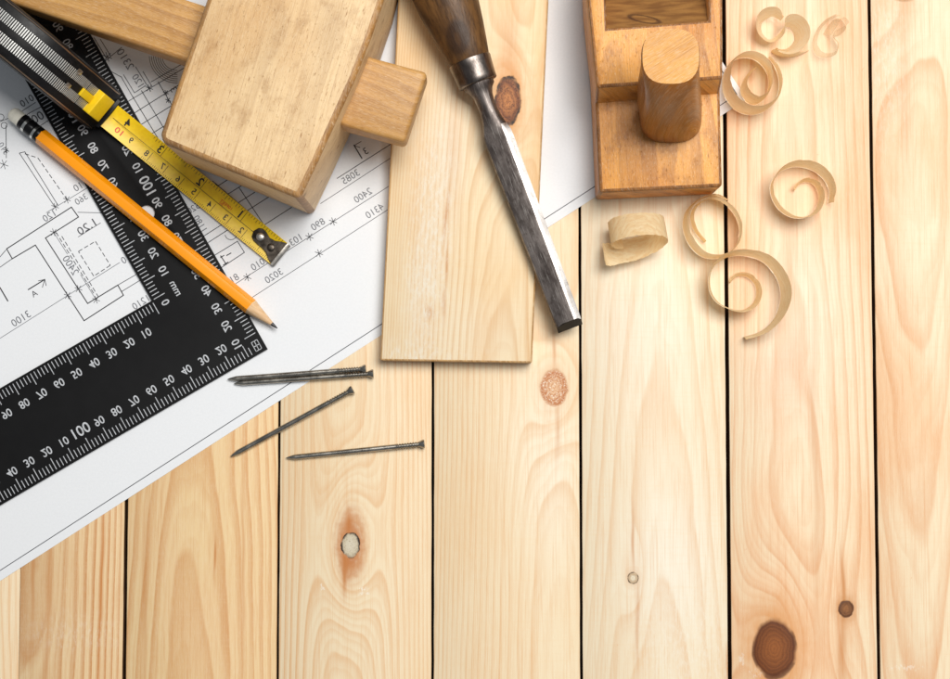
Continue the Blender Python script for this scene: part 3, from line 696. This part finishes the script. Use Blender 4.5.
from_bm('board', bm, [bw, bend], lb, 40)

# ================================================================== CHISEL
ch = thing('chisel', 'old steel firmer chisel with dark wooden handle resting across loose board', 'chisel', tuple(P(500, 160, BZ)))
def axis(v):                                            # axis point (px and height) as a function of image row
    f = (v + 40) / 365.0
    u = 431.5 + (569.5 - 431.5) * f
    z = 25.5 - 13.5 * min(1, max(0, f)) ** .85
    return u, z
def axp(v): u, z = axis(v); return P(u, v, z * MM)
def sect(v, hw_, tht, shape, n=20):
    p = axp(v); d, s, up = frame_of(axp(v + 4) - axp(v - 4))
    s = -s                                              # s now points to image left
    return p, d, s, up
h0, h1 = axp(-150), axp(60)
hdv = (axp(60) - axp(0)); hL = 0
# handle (slightly oval turned wood), from its butt outside the frame to the ferrule
p_f = axp(61); dh = (axp(61) - axp(-30)).normalized()
hprof = [(-118, 6), (-117, 10), (-112, 13.2), (-104, 14.4), (-80, 14.6), (-55, 15.6), (-40, 15.8), (-28, 14.8), (-16, 13.0), (-7, 11.4), (-1, 10.2), (.5, 9.6)]
hm = Mat('dark_oiled_handle_wood', .42, 0, .4); X, Y, Z = hm.coords()
qa = X * 940.0 + Y * 350.0; qb = Y * 940.0 - X * 350.0
n1 = hm.noise(hm.vec(qa * .35, qb * .05, Z * 300.0), 1, 4, .6); n2 = hm.noise(hm.vec(qa * .09, qb * .05, 2), 1, 3)
n3 = hm.noise(hm.vec(qa * 1.2, qb * .12, Z * 900.0), 1, 3)
c = hm.mix(n1.step(.35, .7), srgb(112, 78, 42), srgb(70, 46, 23)); c = hm.mix(n2.step(.45, .7) * .6, c, srgb(60, 38, 20)); c = hm.mix(n3.step(.6, .7) * .5, c, srgb(44, 28, 16))
kp = P(458, 34, 39 * MM) - P(500, 160, BZ); ddx = (X - kp.x) * 1000.0; ddy = (Y - kp.y) * 1000.0
kr = ((ddx / 6.0) * (ddx / 6.0) + (ddy / 8.5) * (ddy / 8.5)).sqrt() + (n1 - .5) * .7
c = hm.mix(kr.step(1.15, .75) * .8, c, srgb(50, 32, 20)); c = hm.mix(kr.step(.45, .2) * .3, c, srgb(96, 64, 34)); hm.color(c); hm.bump(n3 + n1, .0004, .35); hm.rough((n1 * .3 + .3).sat())
from_bm('handle', lathe_bm(p_f, dh, [(a * MM, b * MM) for a, b in hprof], 36, .9), hm.m, ch, 50)
def steel(name, c0, c1, r0, r1, brush, met=1.0, axis_ang=-.36):
    M = Mat(name, .35, met, .5); X, Y, Z = M.coords(); ca, sa = math.cos(axis_ang), math.sin(axis_ang)
    a = (X * ca - Y * sa) * 1000.0; q = (Y * ca + X * sa) * 1000.0
    nA = M.noise(M.vec(a * 1.6, q * .5, Z * 400.0), 1, 6, .75); nB = M.noise(M.vec(a * .18, q * .06, 4), 1, 4, .6); nC = M.noise(M.vec(a * 2.4, q * .12, 7), 1, 3)
    c = M.mix(nB.step(.35, .68), srgb(*c0), srgb(*c1)); c = M.mix(nA.step(.54, .70) * .6, c, srgb(46, 37, 33)); c = M.mix(nC.step(.56, .68) * brush, c, srgb(214, 208, 202)); nD = M.noise(M.vec(a * .35, q * .3, Z * 200.0 + 3.0), 1, 5, .7); c = M.mix(nD.step(.54, .70) * .45, c, srgb(62, 50, 44))
    M.color(c); M.rough((nA * (r1 - r0) + r0).sat()); M.bump(nA + nC * .4, .0002, .10); return M.m
st_dark = steel('dark_scratched_steel', (88, 80, 77), (140, 131, 126), .38, .6, .4)
st_bright = steel('lit_worn_steel', (236, 232, 228), (196, 190, 184), .3, .55, .25)  # paler copy of the blade steel: the lit facet's gleam is in its colour
st_ferr = steel('dark_ferrule_steel', (92, 84, 80), (150, 142, 136), .2, .5, .15)
st_end = plain('black_end_steel', (30, 28, 28), .5, .6, var=.3, vs=400, bump=.3)
fe = from_bm('ferrule', lathe_bm(p_f, dh, [(a * MM, b * MM) for a, b in ((-.4, 9.9), (-.2, 10.4), (.6, 10.5), (2, 10.3), (9, 9.7), (11.0, 9.7), (11.6, 9.2), (11.7, 7))], 32, .92), st_ferr, ch, 50)
# blade: neck that swells into a bevelled bar (12-sided sections)
def bsec(v, hw_, th, k):
    """k=0 round neck, k=1 bevelled bar; th = half thickness; sides given left to right seen from above"""
    p = axp(v); d = (axp(v + 3) - axp(v - 3)).normalized(); s = d.cross(Vector((0, 0, 1))).normalized()
    if s.x < 0: s = -s
    up = s.cross(d); up = up if up.z > 0 else -up
    bar = [(-1, -.5), (-1, .2), (-.95, .42), (-.5, .66), (0, .84), (.36, .97), (.44, .98), (.70, .80), (.97, .60), (1, -.7), (.5, -1), (-.6, -1)]
    ang = [math.radians(x) for x in (200, 170, 145, 115, 90, 62, 45, 20, -5, -40, -75, -110)]
    out = []
    for (bx_, bz_), a in zip(bar, ang):
        x = bx_ * k + math.cos(a) * (1 - k); z_ = bz_ * k + math.sin(a) * (1 - k); out.append(p + s * (x * hw_ * MM) + up * (z_ * th * MM))
    return out
st = [(84, 7.8, 7.2, 0), (87, 7.6, 7.0, 0), (90.5, 6.0, 6.0, 0), (96, 4.9, 5.2, 0), (104, 4.5, 4.8, .05), (112, 4.55, 4.6, .15), (120, 5.0, 4.4, .4), (127, 6.0, 4.3, .75), (133, 6.95, 4.2, 1), (140, 7.2, 4.1, 1), (200, 6.9, 4.0, 1), (260, 6.6, 3.9, 1), (316, 6.4, 3.8, 1)]
rings = [bsec(*a) for a in st]
# chisel end: rings leaning so that the blunt end face shows
pE = bsec(321, 6.3, 3.7, 1); dE = (axp(322) - axp(318)).normalized()
endr = []
for i, q in enumerate(pE):
    endr.append(q + dE * ((.2 if 3 <= i <= 7 else 4.0 if i in (9, 10, 11, 0) else 1.2) * MM))
rings.append(endr)
bm = loft_bm(rings)
bm.faces.ensure_lookup_table()
for f in bm.faces: f.normal_update()
n = 12
for ri in range(len(rings) - 1):
    for i in range(n):
        f = bm.faces[ri * n + i]
        if ri >= 7 and i in (6, 7): f.material_index = 1
bm.faces[-1].material_index = 2
from_bm('blade', bm, [st_dark, st_bright, st_end], ch, 28)

# ================================================================== HAND PLANE
hp_ = thing('hand_plane', 'wooden hand plane with upright front horn standing on drawing and planks', 'hand plane', tuple(P(660, 100, 0)))
plw = wood('plane_beech', half=40, R=3.5, Sy=.3, angle=.05, pale=(238, 168, 78), line=(122, 62, 14), blot=(206, 126, 38), strength=.42, fibre=.3, fleck=.75, blotch=.9, grime=.9, rough=.42, seed=2.9, scuffs=(), bump=.5)
ple = wood('plane_worn_edge', half=40, R=3.5, angle=.05, pale=(168, 106, 40), line=(84, 46, 14), blot=(150, 90, 34), grime=.8, strength=.5, fibre=.5, fleck=.7, seed=4.9, rough=.4)
FZ, UZ = 25 * MM, 41 * MM
bm = vprism([(599.5, 192.5), (722.5, 186.5), (719.5, 70), (594, 70)], PZ + .05 * MM, FZ, 1.6 * MM, 3, 1)
from_bm('front_block', bm, [plw, ple], hp_, 40)
# raised body: U-shaped top with a sloping front face
bm = bmesh.new()
topu = [(586, -60), (588, 0), (597, 87), (722.5, 78), (722.5, 0), (723, -60), (709, -60), (708.5, 20.5), (607, 28.5), (604, -60)]
tv = [P(u, v, UZ) for u, v in topu]
bv = [Vector((p.x, p.y, PZ + .05 * MM)) for p in tv]
for i, (u, v) in ((2, (595.5, 104)), (3, (719.5, 94))):
    q = P(u, v, FZ); bv[i] = Vector((q.x, q.y, FZ - 1 * MM))
mid = []
for i in (2, 3): bv[i] = tv[i].lerp(bv[i], (UZ - 9 * MM) / (UZ - bv[i].z))
bm = prism_bm(tv, [Vector((b.x, b.y, 9 * MM)) for b in bv], 1.2 * MM, 2, 1)
ub = from_bm('raised_body', bm, [plw, ple], hp_, 40)
low = [(588, -60), (595, 70), (719, 70), (720, -60)]
from_bm('sole_block', vprism([(590, -60), (594.2, 68), (719.3, 68), (718, -60)], PZ + .05 * MM, 9.5 * MM, .5 * MM, 1), [plw], hp_, 40)
Mb = Mat('plane_bed_wood', .38, 0, .45); X, Y, Z = Mb.coords(); X, Y = X * 1000.0, Y * 1000.0
n1 = Mb.noise(Mb.vec(X * .08, Y * .5, 1), 1, 4); n2 = Mb.noise(Mb.vec(X * 1.0, Y * 1.0, 3), 1, 4, .7)
c = Mb.mix(n1.step(.3, .7), srgb(150, 106, 54), srgb(116, 76, 36)); c = Mb.mix(n2.step(.58, .7) * .4, c, srgb(86, 54, 28))
rp = (P(645, 17, 38 * MM) - P(660, 100, 0)) / MM; dx = (X - rp.x); dy = (Y - rp.y); dd = dy + dx * .28
rr = ((dx / 7.5) * (dx / 7.5) + (dd / 2.6) * (dd / 2.6)).sqrt() + (n2 - .5) * .3
c = Mb.mix(rr.step(.62, .85) * rr.step(1.15, .95) * .75, c, srgb(64, 36, 20)); Mb.color(c); Mb.bump(n2, .0003, .2)
bf = [(607, 29.5, 39.5), (708.5, 21.5, 39.5), (709, -8, 13), (709, -60, 13), (604, -60, 13), (604.5, -8, 13)]
bt = [P(u, v, z * MM) for u, v, z in bf]
from_bm('iron_bed', prism_bm(bt, [Vector((p.x, p.y, 9.2 * MM)) for p in bt]), Mb.m, hp_, 40)
# horn
hornw = wood('horn_wood_shaded', half=26, R=2.0, Sy=.2, angle=-1.0, pale=(166, 100, 28), line=(88, 46, 10), blot=(122, 68, 16), grime=.25, strength=.4, fibre=.25, fleck=.12, rough=.3, seed=6.6, spec=.5, zmix=.15)  # horn sides: shade below the lit top is put into this darker brown
hornt = wood('horn_end_grain', half=40, R=1.5, Sy=.2, angle=-1.02, pale=(222, 158, 62), line=(164, 100, 28), blot=(202, 136, 46), strength=.3, fibre=.6, fleck=.1, rough=.4, seed=1.1, zmix=0)
def supere(c, rx, ry, z, e=2.6, n=40, tiltx=0.0, tilty=0.0, dent=0.0):
    out = []
    for i in range(n):
        a = 2 * math.pi * i / n; ca, sa = math.cos(a), math.sin(a)
        r = (abs(ca) ** e + abs(sa) ** e) ** (-1 / e)
        dn = 1 - dent * math.exp(-((a - math.radians(196)) / .42) ** 2)
        x, y = ca * r * rx * dn, sa * r * ry * dn
        out.append(Vector((c.x + x * MM, c.y + y * MM, (z + tiltx * x + tilty * y) * MM)))
    return out
hs = [(671, 120.0, 13.6, 11.0, 24.7, 0.0), (670.5, 117, 14.8, 12.0, 27.5, 0.02), (669, 109, 15.4, 12.8, 38, .12), (668.5, 96, 15.0, 12.8, 52, .24), (669, 83, 13.9, 12.3, 64, .20), (670, 70, 13.0, 12.1, 74, .07), (670.5, 58.5, 12.9, 12.3, 80.5, 0.0), (670.8, 56.2, 12.4, 11.9, 81.6, 0.0)]
rg = [supere(P(u, v, z * MM), rx, ry, z, 2.7, 40, 0, (.10 if k >= 5 else 0.0), de) for k, (u, v, rx, ry, z, de) in enumerate(hs)]
bm = loft_bm(rg); bm.faces.ensure_lookup_table(); bm.faces[-1].material_index = 1
bmesh.ops.recalc_face_normals(bm, faces=bm.faces)
from_bm('horn', bm, [hornw, hornt], hp_, 35)

# ================================================================== NAILS
nm = plain('nail_steel', (166, 161, 152), .28, 1.0, .5, var=.25, vs=200)
def nail(label, tip, head, z0, z1, grp):
    a, b = P(*tip, z0 * MM), P(*head, z1 * MM); d = (b - a); L = d.length
    t = thing('nail', label, 'nail', tuple((a + b) / 2 - Vector((0, 0, min(z0, z1) * MM))), grp)
    r = 1.28 * MM
    from_bm('shank', lathe_bm(a, d, [(0, .12 * MM), (1.2 * MM, .6 * MM), (4.2 * MM, r * .98), (5 * MM, r)] + [(L - 14 * MM, r)], 20), nm, t, 40)
    pr_ = [(L - 14.05 * MM, r)]
    x = L - 13.5 * MM
    while x < L - 3.4 * MM:
        pr_ += [(x, r * 1.06), (x + .5 * MM, r * 1.06), (x + .7 * MM, r * .78), (x + 1.1 * MM, r * .78)]; x += 1.3 * MM
    pr_ += [(L - 3.0 * MM, r), (L - 2.5 * MM, r * 1.02)]
    from_bm('ribbed_neck', lathe_bm(a, d, pr_, 20), nm, t, 30)
    from_bm('nail_head', lathe_bm(a, d, [(L - 2.6 * MM, r * 1.0), (L - 1.7 * MM, r * 1.35), (L - 1.0 * MM, r * 1.62), (L - .1 * MM, r * 1.66), (L, r * 1.5)], 20), nm, t, 35)
g_ = 'nails beside the drawing sheet'
nail('steel nail, upper of the two lying close together', (227.5, 379.3), (366, 368.8), 1.75, 2.7, g_)
nail('steel nail, lower of the two lying close together', (234, 383.6), (373.5, 373.6), 1.7, 2.7, g_)
nail('steel nail lying steeply slanted across the plank gap', (230.5, 456.5), (353, 389.5), 1.45, 2.4, g_)
nail('lowest steel nail, lying alone and nearly level on bare plank', (286, 458), (424.5, 443.8), 1.45, 2.4, g_)

# ================================================================== SHAVINGS
def shaving_mat(name, c0, c1, trans, clear=0.0):
    m = bpy.data.materials.new(name); m.use_nodes = True; nt = m.node_tree
    M = Mat.__new__(Mat); M.m = m; M.nt = nt; M.b = nt.nodes['Principled BSDF']
    X, Y, Z = M.coords(); n1 = M.noise(M.vec(X * 1000.0 * .25, Y * 1000.0 * .25, Z * 1000.0 * 1.6), 1, 4, .6); n2 = M.noise(M.vec(X, Y, Z), 900, 4, .7)
    c = M.mix(n1.step(.3, .7), srgb(*c0), srgb(*c1)); c = M.mix(n2.step(.58, .72) * .35, c, srgb(190, 142, 88)); M.color(c)
    M.b.inputs['Roughness'].default_value = .55; M.b.inputs['Specular IOR Level'].default_value = .3
    tr = nt.nodes.new('ShaderNodeBsdfTranslucent'); nt.links.new(c, tr.inputs[0])
    mx = nt.nodes.new('ShaderNodeMixShader'); mx.inputs[0].default_value = trans
    nt.links.new(M.b.outputs[0], mx.inputs[1]); nt.links.new(tr.outputs[0], mx.inputs[2]); last = mx
    if clear:
        tp_ = nt.nodes.new('ShaderNodeBsdfTransparent'); m2 = nt.nodes.new('ShaderNodeMixShader'); m2.inputs[0].default_value = clear
        nt.links.new(last.outputs[0], m2.inputs[1]); nt.links.new(tp_.outputs[0], m2.inputs[2]); last = m2
    nt.links.new(last.outputs[0], nt.nodes['Material Output'].inputs['Surface'])
    M.bump(n1, .0003, .3)
    return m
sh_a = shaving_mat('shaving_pine', (252, 236, 200), (242, 214, 166), .52)
sh_w = shaving_mat('shaving_pale', (254, 242, 214), (250, 230, 190), .5, .04)
sh_t = shaving_mat('shaving_sheer', (246, 230, 198), (236, 210, 166), .5, .55)
def shaving(name_label, path, mat, base=(None, None), wob=.6, th=.22, seed=0):
    """path rows: u, v, bottom z, top z, lean of the top edge outward (mm); a thin strip standing on edge"""
    rd = random.Random(seed); sp = smooth_path(path, 7); n = len(sp); pts = []
    cu_ = sum(p[0] for p in path) / len(path); cv_ = sum(p[1] for p in path) / len(path)
    o = None
    rows = []; NW = 6
    def jag():
        v = [0.0] * n
        for per, am in ((9, .6), (4, .4), (1, .35)):
            k = [rd.uniform(-1, 1) for _ in range(n // per + 3)]
            for q in range(n): f = q / per; m_ = int(f); v[q] += am * (k[m_] * (1 - f + m_) + k[m_ + 1] * (f - m_))
        for _ in range(max(1, n // 22)):                      # torn notches
            q = rd.randrange(n)
            for w in (-1, 0, 1):
                if 0 <= q + w < n: v[q + w] -= (2.4 if w == 0 else 1.1)
        return v
    jb, jt = jag(), jag()
    ctr = [P(p[0], p[1], 0) for p in sp]
    for i, p in enumerate(sp):
        a = ctr[max(i - 1, 0)]; b = ctr[min(i + 1, n - 1)]; t = (b - a).normalized(); nn = Vector((t.y, -t.x, 0))
        zb = (p[2] + max(0, -jb[i]) * wob * .5) * MM; zt = max(zb + .8 * MM, (p[3] + wob * jt[i]) * MM)
        row = []
        for j in range(NW + 1):
            f = j / NW; bulge = math.sin(f * math.pi) * .5
            row.append((Vector((ctr[i].x, ctr[i].y, zb + (zt - zb) * f + (PZ if zb < .5 * MM else 0))) + nn * ((p[4] * f + bulge) * MM), nn))
        rows.append(row)
    bm = bmesh.new()
    A_ = [[bm.verts.new(q) for q, k in r] for r in rows]
    for i in range(n - 1):
        for j in range(NW): bm.faces.new((A_[i][j], A_[i + 1][j], A_[i + 1][j + 1], A_[i][j + 1]))
    c0 = P(cu_, cv_, 0)
    o = from_bm('wood_shaving', bm, mat, None, 60)
    me = o.data; me.transform(Matrix.Translation(-c0)); o.location = c0
    return tag(o, name_label, 'wood shaving', 'wood shavings around the plane')
def rows(pts, h, lean=0.0, zb=0.0):
    """h: list of heights stretched along the path"""
    n = len(pts); out = []
    for i, (u, v) in enumerate(pts):
        f = i / (n - 1) * (len(h) - 1); k = min(int(f), len(h) - 2); hh = h[k] + (h[k + 1] - h[k]) * (f - k)
        out.append((u, v, zb, zb + hh, lean))
    return out
shaving('open spiral shaving lying alone on the wide-knotted plank', rows([(794, 191), (797, 186), (804, 182), (812, 184), (817, 191), (818, 201), (813, 212), (803, 218), (790, 217), (778, 209), (771, 196), (771, 183), (780, 172), (795, 167), (811, 170), (823, 179), (829, 191), (828, 204)], [4, 6, 10, 13, 14, 13, 7], -1.2), sh_a, seed=1)
shaving('largest open spiral shaving, curling out over the plank gap', rows([(730, 283), (736, 277), (746, 277), (754, 284), (756, 294), (752, 304), (742, 310), (729, 309), (716, 302), (709, 290), (709, 275), (716, 264), (729, 257), (744, 256), (759, 260), (771, 270), (779, 285), (780, 301), (774, 318), (761, 331), (743, 337)], [3, 5, 9, 13, 14, 16, 18, 6], -1.6), sh_a, seed=2)
shaving('double ring shaving touching the front corner of the plane', rows([(704, 243), (694, 231), (690, 217), (695, 206), (707, 199), (721, 202), (733, 213), (739, 228), (737, 244), (728, 255), (714, 259), (700, 256), (689, 245), (683, 230), (684, 215), (691, 205), (701, 198), (714, 195), (726, 200)], [4, 10, 13, 12, 15, 14, 7], .8), sh_a, seed=3)
shaving('thick rolled shaving pressed against the right side of the plane', rows([(752, 70), (744, 79), (740, 90), (745, 101), (754, 105), (763, 100), (768, 88), (767, 74), (759, 63), (748, 58), (735, 60), (725, 70), (722, 84), (725, 98), (735, 110), (750, 115), (765, 111), (776, 99), (779, 83), (775, 68), (768, 58)], [9, 15, 17, 17, 19, 17, 15, 7], -1.0), sh_a, seed=4)
shaving('small crumpled shaving with a pointed tail above the thick roll', [(779, 23, 4, 9, 1), (771, 18, 2, 11, 2.5), (762, 23, 0, 11, 4), (762, 33, 0, 9, 4.5), (769, 40, 1, 7, 3), (777, 36, 3, 11, 2), (784, 28, 2, 12, -3), (792, 31, 0, 11, -5), (794, 41, 0, 10, -5.5), (786, 49, 0, 9, -5), (774, 49, 0, 7, -3), (772, 53, 0, 6, -1.5), (784, 57, 0, 6, -1.5), (797, 56, 0, 4, -1), (808, 50, 0, 1.2, 0)], sh_w, seed=5)
shaving('sheer wide-open loop of shaving, the palest, at the top right', [(823, 34, 0, 4, 3.5), (828, 26, 0, 6, 3.5), (835, 19, 0, 8, 2.5), (842, 20, 0, 9, 1.5), (846, 28, 0, 9, 1.0), (840, 35, 0, 8, 2.0), (834, 38, 1, 7, 2), (838, 45, 1, 7, 1.5), (836, 54, 0, 7, 1.0), (826, 58, 0, 8, .5), (816, 55, 0, 8, .4), (812, 44, 0, 9, .6), (816, 31, 0, 9, 1), (825, 20, 0, 8, 2.0), (836, 14, 0, 6, 2.5)], sh_t, seed=6)
# the short wide curl below the plane lies on its side: strip wound round a level axis
def side_curl():
    c0 = P(634, 236, 0); ax = Vector((.10, -1, 0)).normalized(); pp = Vector((1, .10, 0)).normalized(); bm = bmesh.new(); rd = random.Random(9)
    ctl = [(-16.8, 5.5, 6.8), (-15.6, 2.6, 6.6), (-12, .8, 6.2), (-7, .4, 5.4), (-1, .4, 4.6), (6, 1.4, 3.0), (12, 5.5, 1.2), (14.2, 12, .3), (11.5, 19, 0), (4.5, 23, -.2), (-4.5, 22.6, -.4), (-11, 18, -.6), (-13.2, 11.5, -.8), (-11.0, 5.4, -1), (-6.5, 2.6, -1)]
    secs = []
    for i, (x, z, w) in enumerate(smooth_path(ctl, 6)):
        wd = 6.2 + rd.uniform(-.2, .2) - (2.0 if i < 3 else 0)
        secs.append([c0 + pp * (x * MM) + ax * ((w + wd * t * .92 + rd.uniform(-.2, .2) - (z - 11) * .22) * MM) + Vector((0, 0, max(.35, z * .86 + (w + wd * t + 6) * .42 + .35 * math.cos(t * 1.5)) * MM)) for t in (-1, -.6, -.2, .2, .6, 1)])
    rg_ = [[bm.verts.new(p) for p in r_] for r_ in secs]
    for a_, b_ in zip(rg_, rg_[1:]):
        for k in range(5): bm.faces.new((a_[k], a_[k + 1], b_[k + 1], b_[k]))
    o = from_bm('wood_shaving', bm, sh_a, None, 60); o.data.transform(Matrix.Translation(-c0)); o.location = c0
    tag(o, 'short wide curled shaving on its side below the front of the plane', 'wood shaving', 'wood shavings around the plane')
side_curl()
